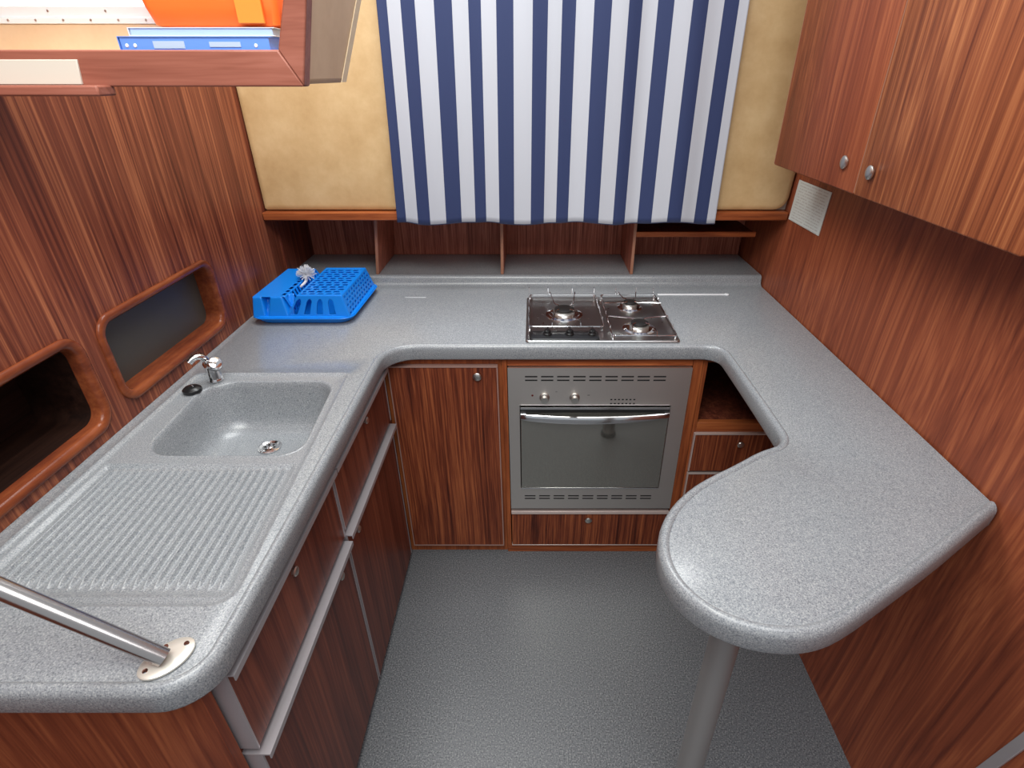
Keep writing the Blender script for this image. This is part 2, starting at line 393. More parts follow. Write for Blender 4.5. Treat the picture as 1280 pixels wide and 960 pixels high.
for x in (-.653, -.640, -.446): MB().lathe([(.0030, 0), (.0025, .0010)], (x, 1.0415, 1.686), (0, -1, 0), 10).build('rivet', M['white'], fo)
each('label_pocket', M['folder2'], fo, [(-.61, -.56, 1.0405, 1.0414, 1.682, 1.692), (-.52, -.47, 1.0405, 1.0414, 1.684, 1.691)])
sheetstack('booklet', -.650, -.415, 1.050, 1.145, 1.699, 1.711, M['white'], 'white booklet lying on the bright blue folder in the locker', 'booklet', M['folder2'])
# orange bag
ob = MB(); rings = []
for z, w, d, k in ((1.7118, .092, .030, 0), (1.715, .100, .036, .001), (1.74, .105, .040, .003), (1.78, .110, .043, .004), (1.83, .112, .041, .003), (1.85, .104, .034, .002), (1.856, .09, .025, 0)):
    pts = rpoly([(-w, -d), (w, -d), (w, d), (-w, d)], .012, 6)
    pts = [q for a, b in zip(pts, pts[1:]+pts[:1]) for q in (a, a.lerp(b, .25), a.lerp(b, .5), a.lerp(b, .75))]
    rings.append([(-.512+p[0]-(z-1.71)*.06, 1.096+p[1]*.95+k*math.sin(p[0]*75), z) for p in pts])
ob.loft(rings)
og = ob.build('life_jacket', M['orange'], origin=(-.512, 1.096, 1.7118), sharp=60); tag(og, 'bright orange folded life jacket on top of the folders in the locker', 'life jacket')
each('strap', plain('amber_webbing', (.95, .27, .03), .6), og, [(-.470, -.428, 1.050, 1.054, 1.716, 1.84)], .001)

# ------------------------------------------------------------------ curtain
def make_curtain():
    t = thing('curtain', 'navy and white vertically striped curtain hanging over the back wall', 'curtain', (.08, 2.05, 1.176))
    mb = MB(); NU, NV = 280, 40; uv = []
    for j in range(NV+1):
        v = j/NV; z = 1.176+v*.82
        for i in range(NU+1):
            u = i/NU
            x = (-.503+.022*v*(1))*(1-u)+(.662-.006*v)*u
            amp = .0055+.002*math.sin(u*9+1)
            ph = u*11.67*.5*2*PI
            y = 2.034+amp*math.sin(ph*.73+.6+.5*math.sin(u*7+v*.8))+.002*math.sin(ph*1.9+v*1.5)*(1-.4*v)
            dz = (0.004*math.sin(u*21+2.4)+.0015*math.sin(u*45))*(1-v)
            x += .0045*math.cos(ph*.73+.6)+.003*math.sin(u*31+1)
            mb.v.append((x, y, z+dz)); uv.append((u, v))
    for j in range(NV):
        for i in range(NU):
            a = j*(NU+1)+i; mb.f.append((a, a+1, a+NU+2, a+NU+1))
    mb.uv = uv
    mb.build('curtain_cloth', M['curtain'], t, solid=.0012, sharp=80)
    MB().tube([(-.55, 2.034, 2.00), (.72, 2.034, 2.00)], .006, 12).build('curtain_rod', M['chrome'], t)
    each('rod_bracket', M['chrome'], t, [(-.545, -.53, 2.034, 2.073, 1.995, 2.006), (.70, .715, 2.034, 2.073, 1.995, 2.006)])
make_curtain()

# ------------------------------------------------------------------ the moulded worktop
edge = [(XW+.001, .440), (-.56, .440)]
edge += arc((-.535, .517), .077, -90, -8, 9)
edge += [(-.456, .70), (-.456, 1.0), (-.457, 1.30), (-.458, 1.46)]
edge += arc((-.368, 1.462), .090, 180, 92, 9)
edge += [(-.30, 1.552), (.0, 1.553), (.30, 1.553), (.515, 1.553)]
edge += arc((.532, 1.503), .050, 88, 4, 6)
edge += [(.583, 1.40), (.584, 1.20), (.583, 1.10)]
edge += arc((.520, 1.078), .063, -2, -58, 7)
edge += [(.505, 1.003), (.440, .957), (.375, .917), (.325, .880), (.278, .832), (.243, .777), (.225, .722), (.222, .672), (.234, .625), (.258, .587), (.296, .555), (.345, .535), (.400, .529), (.450, .537), (.500, .560), (.573, .603), (.719, .690), (.80, .742), (.9085, .812)]
def smooth_path(P, it=2):
    for _ in range(it):
        Q = [P[0]]
        for a, b in zip(P, P[1:]):
            Q += [tuple(p*.75+q*.25 for p, q in zip(a, b)), tuple(p*.25+q*.75 for p, q in zip(a, b))]
        P = Q+[P[-1]]
    return P
edge = smooth_path(edge, 1)
# resample evenly
def resample(P, step):
    L = [0]
    for a, b in zip(P, P[1:]): L.append(L[-1]+math.dist(a, b))
    n = int(L[-1]/step); out = []; k = 0
    for i in range(n+1):
        d = L[-1]*i/n
        while k < len(P)-2 and L[k+1] < d: k += 1
        t = (d-L[k])/(L[k+1]-L[k]); out.append((P[k][0]+(P[k+1][0]-P[k][0])*t, P[k][1]+(P[k+1][1]-P[k][1])*t))
    return out
edge = resample(edge, .012)
nrm = []
for i in range(len(edge)):
    a = Vector(edge[max(i-2, 0)]); b = Vector(edge[min(i+2, len(edge)-1)]); t = (b-a).normalized()
    nrm.append(Vector((-t.y, t.x)))          # left of travel = into the worktop
nrm[0] = Vector((0, 1)); nrm[-1] = Vector((0, 1/.80))
prof = [(.030, .862), (.006, .862), (.0015, .8645), (0, .868), (0, .899), (.0010, .9045), (.0035, .9090), (.0075, .9130), (.0115, .9146), (.0150, .9138), (.0185, .9112), (.0200, .9092), (.0215, ZC)]
def off(d): return [(e[0]+n.x*d, e[1]+n.y*d) for e, n in zip(edge, nrm)]
XRW = .9140
wt = MB(); n = len(edge); vs = []; fs = []
for d, z in prof:
    ring = [(x, y, z) for x, y in off(d)]
    ring[-1] = (.9095+.05*(z-.862), ring[-1][1], z)
    vs += ring
for k in range(len(prof)-1):
    for i in range(n-1): fs.append((k*n+i, k*n+i+1, (k+1)*n+i+1, (k+1)*n+i))
wt.add(vs, fs)
inner = [tuple(p[:2]) for p in vs[-n:]]
YB = 2.127
outline = inner+[(XRW, YB), (XW+.001, YB)]
# recessed sink unit area
rec = [(-.962, .578), (-.478, .578), (-.520, 1.380), (-.962, 1.380)]
rec_r = [.03, .04, .02, .02]
hole0 = [tuple(p) for p in rpoly(rec, rec_r, 6)]
face_holes(wt, outline, [hole0], lambda p: (p[0], p[1], ZC))
RZ = .9065
rings = []
for d, z in ((0, ZC), (.0025, ZC+.0022), (.006, ZC+.0020), (.010, ZC-.001), (.014, RZ)):
    rings.append(at(rpoly(inset(rec, d), rec_r, 6), z))
wt.loft(rings, False, False)
sinkc = [(-.893, .985), (-.520, .985), (-.548, 1.345), (-.912, 1.338)]
sink_r = [.075, .06, .07, .085]
hs = [tuple(p) for p in rpoly(sinkc, sink_r, 10)]
DX0, DY0, DY1 = -.942, .605, .962
def dx1(v): return -.501-.018*v
hd = [(DX0, DY0), (dx1(0), DY0), (dx1(1), DY1), (DX0, DY1)]
face_holes(wt, [p[:2] for p in rings[-1]], [hs, hd], lambda p: (p[0], p[1], RZ))
# underside and wall-side edges
low = [tuple(p[:2]) for p in vs[:n]]
face_holes(wt, low+[(XRW, YB), (XW+.001, YB)], [[tuple(p) for p in rpoly(inset(sinkc, -.004), sink_r, 10)]], lambda p: (p[0], p[1], .862))
top = thing('worktop', 'grey speckled moulded worktop running round three sides with rounded peninsula', 'worktop', (0, 1.55, .862))
wto = wt.build('worktop_slab', M['counter'], top, fix=False, sharp=50)
bm = bmesh.new(); bm.from_mesh(wto.data); bmesh.ops.remove_doubles(bm, verts=bm.verts, dist=1e-5)
bmesh.ops.recalc_face_normals(bm, faces=bm.faces); bm.to_mesh(wto.data); bm.free()
# basin
sb = MB(); rings = []
for d, z in ((0, RZ), (.002, RZ+.0012), (.005, RZ+.0006), (.008, RZ-.004), (.011, .890), (.016, .84), (.022, .800), (.030, .782), (.044, .768), (.062, .762), (.09, .760), (.14, .759)):
    rings.append(at(rpoly(inset(sinkc, d), [max(.015, q-d*.35) for q in sink_r], 10), z))
sb.loft(rings, False, True)
sb.build('sink_basin', M['counter'], top, sharp=60)
# draining board with ridges running away from the viewer
db = MB(); NX, NY = 360, 60
for j in range(NY+1):
    for i in range(NX+1):
        u, v = i/NX, j/NY; x = DX0+(dx1(v)-DX0)*u; y = DY0+(DY1-DY0)*v
        def ss(a, b, t): t = max(0, min(1, (t-a)/(b-a))); return t*t*(3-2*t)
        edgem = ss(0, .035, u)*ss(0, .035, 1-u)*ss(0, .06, v)*ss(0, .03, 1-v)
        rm = ss(.05, .065, u)*ss(.04, .055, 1-u)*ss(.045, .13, v)*ss(.03, .08, 1-v)
        rid = max(0, .5-.5*math.cos((u-.05)/.91*22*2*PI))**2.4
        db.v.append((x, y, RZ-.006*edgem*(1+.3*(1-v))+.0085*rm*rid))
for j in range(NY):
    for i in range(NX):
        a = j*(NX+1)+i; db.f.append((a, a+1, a+NX+2, a+NX+1))
db.build('draining_board', M['counter'], top, sharp=80)
# raised back ledge of the worktop
lg = MB(); P = [(YB-.022, ZC-.001), (YB-.012, ZC+.001), (YB-.004, ZC+.006), (YB, ZC+.014), (YB+.002, ZC+.028), (YB+.006, ZC+.036), (YB+.013, ZC+.0395), (YB+.022, ZC+.039), (2.430, ZC+.039), (2.430, .862), (YB-.022, .862)]
lg.loft([[(XW+.001, y, z) for y, z in P], [(XRW, y, z) for y, z in P]])
lg.build('raised_ledge', M['counter'], top, sharp=50)
# light glints on the back worktop are built below as thin pale strips
# waste
dr = MB().lathe([(.031, 0), (.031, .0025), (.027, .0035), (.022, .001), (.0195, -.001)], (-.725, 1.225, .7605), n=32, cap1=False)
dr.lathe([(.0205, -.0035), (.0205, .0), (.017, .001), (.008, .0008), (.006, .002), (.003, .0028)], (-.725, 1.225, .7605), n=24)
dro = dr.build('sink_waste', M['chrome'], top)
hh = MB()
for k in range(6):
    a = k*PI/3; hh.lathe([(.0032, 0), (.0030, .0006)], (-.725+.0125*math.cos(a), 1.225+.0125*math.sin(a), .7615), n=10)
hh.build('strainer_hole', M['slot'], dro)
LZ = ZC+.0402
# thin white strip in place of a light glint right of the hob
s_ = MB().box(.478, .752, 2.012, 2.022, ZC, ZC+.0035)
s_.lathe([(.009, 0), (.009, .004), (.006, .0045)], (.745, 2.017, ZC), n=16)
tag(s_.build('glint_strip', plain('white_glint', (.82, .83, .85), .2), origin=(.61, 2.017, ZC), bevel=.001), 'thin white strip standing in for a light glint on the worktop right of the hob', 'strip')
s_ = MB().box(-.49, -.41, 1.985, 1.990, ZC, ZC+.002)  # second light glint, built as a short pale strip
tag(s_.build('glint_strip', plain('pale_glint', (.58, .6, .62), .2), origin=(-.45, 1.987, ZC), bevel=.0008), 'short pale strip standing in for a light glint right of the blue dish rack', 'strip')

# ------------------------------------------------------------------ nook above the ledge
nk = thing('cubby_shelf', 'low dark wood cubby shelf behind the worktop under the mahogany rail', 'shelf', (0, 2.43, LZ))
MB().box(XW+.002, .915, 2.432, 2.447, LZ, 1.180).build('back_board', M['niche_wood'], nk)
MB().box(XW+.002, .915, 2.141, 2.432, 1.168, 1.181).build('top_board', M['niche_wood'], nk)
MB().box(XW+.0015, XW+.010, 2.141, 2.430, LZ, 1.167).build('end_panel', M['side_wood'], nk)
for xb, xt in ((-.634, -.612), (-.132, -.128), (.388, .388)):
    mb = MB()
    mb.hexa([(xb, 2.150, LZ), (xb+.011, 2.150, LZ), (xb+.011, 2.430, LZ), (xb, 2.430, LZ)],
            [(xt, 2.150, 1.167), (xt+.011, 2.150, 1.167), (xt+.011, 2.430, 1.167), (xt, 2.430, 1.167)])
    dv = mb.build('divider', M['niche_wood'], nk)
    MB().hexa([(xb, 2.148, LZ), (xb+.011, 2.148, LZ), (xb+.011, 2.150, LZ), (xb, 2.150, LZ)],
              [(xt, 2.148, 1.167), (xt+.011, 2.148, 1.167), (xt+.011, 2.150, 1.167), (xt, 2.150, 1.167)]).build('edge_strip', M['edge_wood'], dv)
sh = MB().box(.401, .862, 2.160, 2.431, 1.104, 1.112).build('shelf_board', M['side_wood'], nk)
MB().box(.399, .864, 2.148, 2.160, 1.098, 1.118).build('shelf_lip', M['trim_wood'], sh, bevel=.002)

# ------------------------------------------------------------------ recessed wall openings on the left
def opening(y0, y1, z0, z1, backmat, label, depth):
    t = thing('wall_cubby', label, 'wall cubby', (XW, (y0+y1)/2, z0), 'openings in the left wall')
    mb = MB(); c = [(y0, z0), (y1, z0), (y1, z1), (y0, z1)]; rings = []
    for d, x in ((0, XW+.0005), (0, XW+.004), (.002, XW+.0075), (.007, XW+.0095), (.016, XW+.0085), (.0215, XW+.004), (.023, XW-.004), (.023, XW-.03)):
        rings.append([(x, p[0], p[1]) for p in rpoly(inset(c, d), max(.01, .052-d*.8), 10)])
    mb.loft(rings, False, False)
    mb.build('moulded_frame', M['frame_wood'], t, sharp=60)
    bx = MB(); c2 = inset(c, .0235)
    bx.loft([[(x, p[0], p[1]) for p in rpoly(c2, .034, 10)] for x in (XW-.022, XW-depth)], False, False)
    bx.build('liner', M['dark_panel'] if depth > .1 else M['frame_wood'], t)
    bp = MB(); bp.loft([[(x, p[0], p[1]) for p in rpoly(c2, .034, 10)] for x in (XW-depth+.001, XW-depth-.006)])
    bp.build('back_panel', backmat, t)
    return t
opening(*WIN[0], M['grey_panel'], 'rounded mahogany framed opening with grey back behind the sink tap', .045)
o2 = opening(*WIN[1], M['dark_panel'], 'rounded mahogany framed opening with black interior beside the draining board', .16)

# ------------------------------------------------------------------ cabinets
def knob(c, axis, parent, r=.0125, mat=None):
    mb = MB().lathe([(r*.7, 0), (r*.75, .003), (r, .004), (r, .007), (r*.8, .0092), (r*.3, .010)], c, axis, 24)
    return mb.build('knob', mat or M['satin'], parent)
# back left: tall door
bc = thing('base_cabinet', 'base cabinet with full height wooden door left of the oven', 'cabinet', (-.30, Y1, 0))
MB().box(-.512, -.103, Y1+.020, 2.09, .04, .855).build('body', M['side_wood'], bc)
MB().box(-.488, -.103, Y1+.004, Y1+.020, 0, .8605).build('face_frame', M['trim_wood_z'], bc)
MB().box(-.468, -.119, Y1-.014, Y1+.004, .045, .832).build('door', M['door_wood'], bc, bevel=.0015)
dd = [c for c in bc.children if c.name.startswith('door')][0]
each('edge_profile', plain('pinkish_edge', (.42, .26, .22), .35, .3), dd, [(-.471, -.4675, Y1-.015, Y1+.003, .0455, .8315), (-.1195, -.116, Y1-.015, Y1+.003, .0455, .8315), (-.471, -.116, Y1-.016, Y1+.003, .832, .8365), (-.471, -.116, Y1-.015, Y1+.003, .041, .045)])
knob((-.183, Y1-.014, .800), (0, -1, 0), dd, .014)
# oven housing
oc = thing('oven_cabinet', 'mahogany framed housing around the oven with a shallow drawer below', 'cabinet', (.2, Y1, 0))
each('stile', M['trim_wood_z'], oc, [(-.102, -.0865, Y1-.008, Y1+.02, .0385, .8605), (.5145, .546, Y1-.008, Y1+.02, .0385, .8605)], .0015)
each('rail', M['trim_wood'], oc, [(-.086, .514, Y1-.006, Y1+.02, .8335, .8605), (-.102, .546, Y1-.006, Y1+.02, 0, .038)], .0015)
each('side_panel', M['side_wood'], oc, [(-.102, -.090, Y1+.021, 2.05, .04, .85), (.514, .530, Y1+.021, 2.05, .04, .85)])
dw = MB().box(-.083, .511, Y1-.012, Y1+.006, .044, .205).build('drawer', M['door_wood'], oc, bevel=.0012)
each('edge_profile', plain('pale_edge_strip', (.62, .50, .46), .3, .3), dw, [(-.084, .512, Y1-.016, Y1+.006, .206, .219), (-.085, .513, Y1-.0125, Y1+.006, .040, .0435)], .001)
knob((.209, Y1-.012, .176), (0, -1, 0), dw, .013)
# right unit with open niche and two drawers
rc = thing('niche_cabinet', 'corner cabinet with open niche above drawers right of the oven', 'cabinet', (.72, Y1, 0))
each('stile', M['trim_wood_z'], rc, [(.548, .562, Y1-.004, Y1+.02, 0, .8605)], .0012)
each('rail', M['trim_wood'], rc, [(.5625, .868, Y1-.004, Y1+.02, .575, .612), (.5625, .868, Y1-.004, Y1+.02, 0, .035), (.5625, .868, Y1-.004, Y1+.02, .846, .8605)], .0012)
each('side_panel', M['side_wood'], rc, [(.548, .558, Y1+.02, 2.05, .04, .86)])
each('niche_floor', M['side_wood'], rc, [(.5585, .868, Y1+.021, 2.039, .594, .604)])
each('back_panel', M['side_wood'], rc, [(.5585, .868, 2.04, 2.05, .04, .86)])
for z0, z1, kz in ((.412, .570, .541), (.24, .398, .369), (.04, .228, .2)):
    d_ = MB().box(.560, .866, Y1-.014, Y1+.002, z0, z1).build('drawer', M['door_wood'], rc, bevel=.0012)
    each('edge_profile', M['pale_edge'], d_, [(.556, .8665, Y1-.016, Y1+.002, z1, z1+.0045), (.5555, .560, Y1-.015, Y1+.002, z0, z1-.0003)])
    knob((.722, Y1-.014, kz-.01), (0, -1, 0), d_, .012)

# left run: two units facing the aisle
def side_unit(y0, y1, zsplit, ztop, label, kn, out=0.0, near=False):
    t = thing('base_cabinet', label, 'cabinet', (XL, (y0+y1)/2, 0), 'cabinets under the sink')
    MB().box(XW+.003, XL-.032, y0+.002, y1-.002, .0005, .74).build('body', M['side_wood'], t)
    MB().box(XL-.0315, XL-.022, y0+.002, y1-.002, .030, .8605).build('face_frame', M['side_wood'], t)
    parts = [('drawer', zsplit+.014, ztop), ('door', .030, zsplit-.003)]
    for (nm, z0, z1), k in zip(parts, kn):
        d = MB().box(XL-.0215, XD, y0+.006, y1-.006, z0, z1-.004).build(nm, M['side_wood'], t, bevel=.001)
        GP = [(XL-.0215, z1-.0035), (XL-.0215, z1), (XD+.0165, z1), (XD+.0165, z1-.013), (XD+.0145, z1-.013), (XD+.0145, z1-.0035)]
        MB().loft([[(x, y0+.001, z) for x, z in GP], [(x, y1-.001, z) for x, z in GP]]).build('grip_profile', M['alu'], d, sharp=30)
        each('edge_profile', M['alu'], d, [(XL-.0215, XD+.0012, y0+.002, y0+.0055, z0, z1-.004), (XL-.0215, XD+.0012, y1-.0055, y1-.002, z0, z1-.004)])
        knob((XD, k[0], k[1]), (1, 0, 0), d, .0105)
    return t
side_unit(.508, 1.018, .620, .846, 'side cabinet with drawer over door below the draining board', [(.760, .795), (.939, .577)])
side_unit(1.022, 1.540, .634, .846, 'side cabinet with drawer over door below the sink bowl', [(1.30, .80), (1.093, .585)])
tag(MB().box(XL-.03, XL-.002, .510, 1.552, .0005, .029).build('kick_board', M['side_wood'], origin=(XL, 1, 0)), 'dark low kick board along the floor below the side cabinets', 'kick board')
tag(MB().box(XL-.012, -.4885, 1.5415, Y1-.002, 0, .8605).build('corner_post', M['side_wood'], origin=(XL, 1.56, 0)), 'narrow dark filler post in the inner corner left of the tall door', 'post')
# panel closing the near end of the run
tag(MB().box(XW+.003, -.505, .484, .505, 0, .8605).build('end_panel', M['wall_wood_right'], origin=(-.75, .495, 0), bevel=.001), 'reddish wooden end panel under the near end of the worktop', 'panel')

# ------------------------------------------------------------------ oven
OX0, OX1, OZ0, OZ1 = -.084, .512, .2355, .831; OY = Y1-.016
ov = thing('built_in_oven', 'stainless steel built-in oven with dark glass door below the hob', 'oven', ((OX0+OX1)/2, OY, OZ0))
MB().box(OX0+.02, OX1-.02, Y1+.021, 2.03, .25, .82).build('body', M['dark_steel'], ov)
f_ = MB(); GX0, GX1, GZ0, GZ1 = -.047, .459, .335, .690
f_.box(OX0, OX1, OY, OY+.018, GZ1, OZ1).box(OX0, OX1, OY, OY+.018, OZ0, GZ0).box(OX0, GX0, OY, OY+.018, GZ0, GZ1).box(GX1, OX1, OY, OY+.018, GZ0, GZ1)
f_.build('front_panel', M['steel'], ov)
gl = MB().box(GX0+.003, GX1-.003, OY-.006, OY+.012, GZ0+.006, GZ1-.004).build('door', M['glass'], ov, bevel=.002)
MB().box(GX0, GX1, OY+.012, OY+.016, GZ0, GZ1).build('door_gap', M['slot'], ov)
each('door_edge', M['chrome'], gl, [(GX0+.003, GX1-.003, OY-.007, OY+.002, GZ1-.012, GZ1-.004), (GX0+.003, GX1-.003, OY-.007, OY+.002, GZ0+.001, GZ0+.006)])
MB().box(GX0+.003, GX1-.003, OY-.0066, OY-.002, GZ1-.024, GZ1-.0125).build('grip_recess', M['slot'], gl)
# curved bar handle
hb = MB(); rings = []
NH = 40
for k in range(NH+1):
    u = k/NH; x = GX0+.004+(GX1-GX0-.008)*u; bow = 1-(2*u-1)**2
    y = OY-.012-.020*bow**.7; zt = .664-.003*bow+.003*u; zb = .642-.010*bow+.009*u
    if k in (0, NH): pass
    rings.append([(x, y+.004, zt), (x, y-.001, zt-.001), (x, y-.005, (zt+zb)/2), (x, y-.003, zb+.001), (x, y+.003, zb), (x, y+.007, (zt+zb)/2)])
hb.loft(rings)
hb.box(GX0+.003, GX0+.02, OY-.012, OY-.005, .651, .668).box(GX1-.02, GX1-.003, OY-.012, OY-.005, .651, .668)
hb.build('handle', M['chrome'], gl, sharp=50)
for zc_, zz, x0_, x1_, nm in (((.786, .7995), 0, -.028, .430, 'upper_vent'), ((.285, .2975), 0, -.033, .437, 'lower_vent')):
    vb = MB(); N = 9; pitch = (x1_-x0_+.012)/N
    for z in zc_:
        for k in range(N): vb.box(x0_+k*pitch, x0_+k*pitch+.040, OY-.0006, OY+.001, z-.0024, z+.0024)
    vb.build(nm, M['slot'], ov)
vb = MB()
for z in (.6975, .713):
    for k in range(7): vb.box(.255+k*.0127, .2615+k*.0127, OY-.0006, OY+.001, z-.0022, z+.0022)
vb.build('small_vent', M['slot'], ov)
for x in (.036, .136):
    k_ = MB().lathe([(.017, 0), (.0165, .004), (.0135, .006)], (x, OY, .7205), (0, -1, 0), 28).build('knob', M['satin'], ov)
    MB().lathe([(.0125, 0), (.0125, .014), (.0118, .016)], (x, OY-.006, .7205), (0, -1, 0), 24).build('grip', M['satin'], k_)
    MB().lathe([(.0127, 0), (.0127, .0018)], (x, OY-.0062, .7205), (0, -1, 0), 24).build('ring', M['slot'], k_)
MB().lathe([(.0038, 0), (.0034, .001)], (-.004, OY, .7285), (0, -1, 0), 14).build('indicator_lamp', plain('red_lamp', (.10, .012, .01), .2), ov)
each('printed_mark', M['slot'], ov, [(.178, .186, OY-.0004, OY+.001, .729, .7305), (.072, .078, OY-.0004, OY+.001, .742, .7432)])

# ------------------------------------------------------------------ hob
HX0, HX1, HY0, HY1 = -.026, .466, 1.577, 1.973
hob = thing('gas_hob', 'stainless steel three burner gas hob with wire pan guard set in worktop', 'hob', ((HX0+HX1)/2, (HY0+HY1)/2, ZC))
hc = [(HX0, HY0), (HX1, HY0), (HX1, HY1), (HX0, HY1)]
mb = MB(); mb.loft([at(rpoly(inset(hc, d), .012, 5), z) for d, z in ((0, ZC+.0003), (0, ZC+.005), (.002, ZC+.008), (.006, ZC+.0085), (.010, ZC+.007), (.016, ZC+.002), (.03, ZC+.001))], True, True)
mb.build('tray', M['dark_steel'], hob, sharp=50)
# raised control strip
cs = [(HX0+.014, HY0+.014), (.212, HY0+.014), (.212, HY0+.082), (HX0+.014, HY0+.082)]
mb = MB(); mb.loft([at(rpoly(inset(cs, d), .010, 5), z) for d, z in ((0, ZC+.001), (.001, ZC+.007), (.004, ZC+.009))])
mb.build('control_strip', M['black'], hob)
for x in (.045, .117, .190):
    k = MB().lathe([(.014, 0), (.0135, .004), (.0115, .006), (.0105, .014), (.0085, .016)], (x, HY0+.050, ZC+.009), n=20)
    k.box(x-.0025, x+.0025, HY0+.037, HY0+.063, ZC+.022, ZC+.030)
    k.build('knob', M['black'], hob)
BUR = [(.108, 1.812, .052), (.350, 1.880, .036), (.352, 1.688, .044)]
for x, y, r in BUR:
    b0 = MB().lathe([(r*1.25, .001), (r*1.25, .004), (r*1.05, .007), (r*.95, .004), (r*.9, .004)], (x, y, ZC), n=40).build('burner', M['chrome'], hob)
    MB().lathe([(r*.72, .004), (r*.74, .016), (r*.78, .018), (r*.78, .020), (r*.6, .0215)], (x, y, ZC), n=40).build('burner_ring', M['satin'], b0)
    MB().lathe([(r*.66, .0215), (r*.66, .0255), (r*.58, .0275)], (x, y, ZC), n=40).build('burner_cap', M['iron'], b0)
# wire pan guards
wr = .0018; zf = ZC+.020; ztp = ZC+.050
def guard(x0, x1, y0, y1, burners, prongs):
    mb = MB(); c = [(x0, y0), (x1, y0), (x1, y1), (x0, y1)]
    lp = at(rpoly(c, .014, 5), zf); mb.tube(lp+lp[:1], wr, 8, False)
    for x, y in c:
        mb.tube([(x+(.004 if x == x0 else -.004), y+(.004 if y == y0 else -.004), ZC+.004), (x+(.004 if x == x0 else -.004), y+(.004 if y == y0 else -.004), zf)], .004, 8)
    for (bx, by, r) in burners:
        for dx, dy in ((-1, 1), (1, 1), (1, -1), (-1, -1)):
            px = bx+dx*r*.9; back = by == max(b[1] for b in burners); front = by == min(b[1] for b in burners)
            if (dy > 0 and back) or (dy < 0 and front):
                ey = y1 if dy > 0 else y0
                mb.tube([(px, ey, zf), (px, ey-dy*.003, zf+.012), (px-dx*.002, ey-dy*.016, zf+.010), (bx+dx*r*.62, by+dy*r*.62, zf+.010), (bx+dx*r*.36, by+dy*r*.36, zf+.010)], wr, 7)
            else:
                ex = x1 if dx > 0 else x0
                mb.tube([(ex, by+dy*r*.9, zf), (ex-dx*.003, by+dy*r*.9, zf+.012), (bx+dx*r*.62, by+dy*r*.62, zf+.010), (bx+dx*r*.36, by+dy*r*.36, zf+.010)], wr, 7)
    for x in prongs: mb.tube([(x, y1, zf), (x, y1+.001, ztp-.006), (x-.001, y1-.002, ztp)], wr*1.05, 7)
    for y in (y0+.06, (y0+y1)/2, y1-.06):
        mb.tube([(x0, y, zf), (x0, y, zf+.012)], wr, 7); mb.tube([(x1, y, zf), (x1, y, zf+.012)], wr, 7)
    mb.build('wire_guard', M['chrome'], hob)
guard(-.016, .232, 1.664, 1.963, BUR[:1], (-.016, .054, .144, .226))
guard(.250, .456, 1.592, 1.963, BUR[1:], (.308, .383, .448))

# ------------------------------------------------------------------ mixer tap and plug
tp = thing('mixer_tap', 'small chrome mixer tap behind the sink bowl', 'tap', (-.890, 1.352, RZ))
TX, TY = -.888, 1.3395
MB().lathe([(.021, .0016), (.021, .004), (.020, .007), (.0185, .012), (.018, .045), (.0195, .055), (.016, .062)], (TX, TY, RZ+.0004), n=28).build('body', M['chrome'], tp)
kb = MB().lathe([(.015, 0), (.018, .004), (.0185, .016), (.016, .021), (.009, .024)], (TX+.016, TY-.010, RZ+.052), (.55, -.45, .7), 24).build('lever_knob', M['chrome'], tp)
MB().lathe([(.0187, .0), (.0187, .003)], (TX+.0185, TY-.0123, RZ+.0555), (.55, -.45, .7), 24).build('dark_ring', M['black'], kb)
sp = [(TX-.004, TY+.000, RZ+.045), (TX-.008, TY-.002, RZ+.068), (TX-.016, TY-.008, RZ+.080), (TX-.028, TY-.018, RZ+.080), (TX-.038, TY-.028, RZ+.070)]
MB().tube(smooth_path(sp, 2), .0085, 14).build('spout', M['chrome'], tp)
MB().tube([(TX-.012, TY+.010, RZ+.03), (TX-.015, TY+.008, RZ+.062), (TX-.018, TY-.002, RZ+.082)], .006, 12).build('side_arm', M['chrome'], tp)
pg = MB().lathe([(.020, 0), (.0235, .003), (.0235, .010), (.018, .015), (.008, .017)], (-.918, 1.276, RZ+.0004), n=28)
pgo = pg.build('sink_plug', M['black'], origin=(-.918, 1.276, RZ)); tag(pgo, 'round black rubber sink plug resting on worktop beside the tap', 'plug')
MB().tube([(-.9245, 1.276, RZ+.016), (-.921, 1.276, RZ+.021), (-.915, 1.276, RZ+.021), (-.9115, 1.276, RZ+.016)], .0012, 8).build('pull_ring', M['chrome'], pgo)

# ------------------------------------------------------------------ handrail
A = Vector((-.530, .487, ZC+.0135)); B = Vector((-.975, .478, 1.338))
hr = thing('handrail', 'polished steel grab rail rising from the near end of the worktop', 'handrail', tuple(A))
q = [A, A+(B-A)*.5, B]
MB().tube(q, .0128, 24).build('tube', plain('polished_rail_steel', (.50, .47, .46), .22, 1.), hr)
fl = MB(); rings = []
for d, z in ((0, 0), (0, .003), (.002, .0045), (.014, .005)):
    rings.append([(-.5325+(.038-d)*math.cos(2*PI*k/40)*math.cos(.9)-(.026-d)*math.sin(2*PI*k/40)*math.sin(.9), .4925+(.038-d)*math.cos(2*PI*k/40)*math.sin(.9)+(.026-d)*math.sin(2*PI*k/40)*math.cos(.9), ZC+.0024+z) for k in range(40)])
fl.loft(rings)
flo = fl.build('flange', plain('pale_metal_flange', (.74, .71, .64), .35, .5), hr)
for x, y in ((-.5325-.028*math.cos(.9), .4925-.028*math.sin(.9)), (-.5325+.028*math.cos(.9), .4925+.028*math.sin(.9)), (-.543, .509)):
    MB().lathe([(.0042, 0), (.0036, .001)], (x, y, ZC+.0072), n=14).build('screw', M['chrome'], flo)
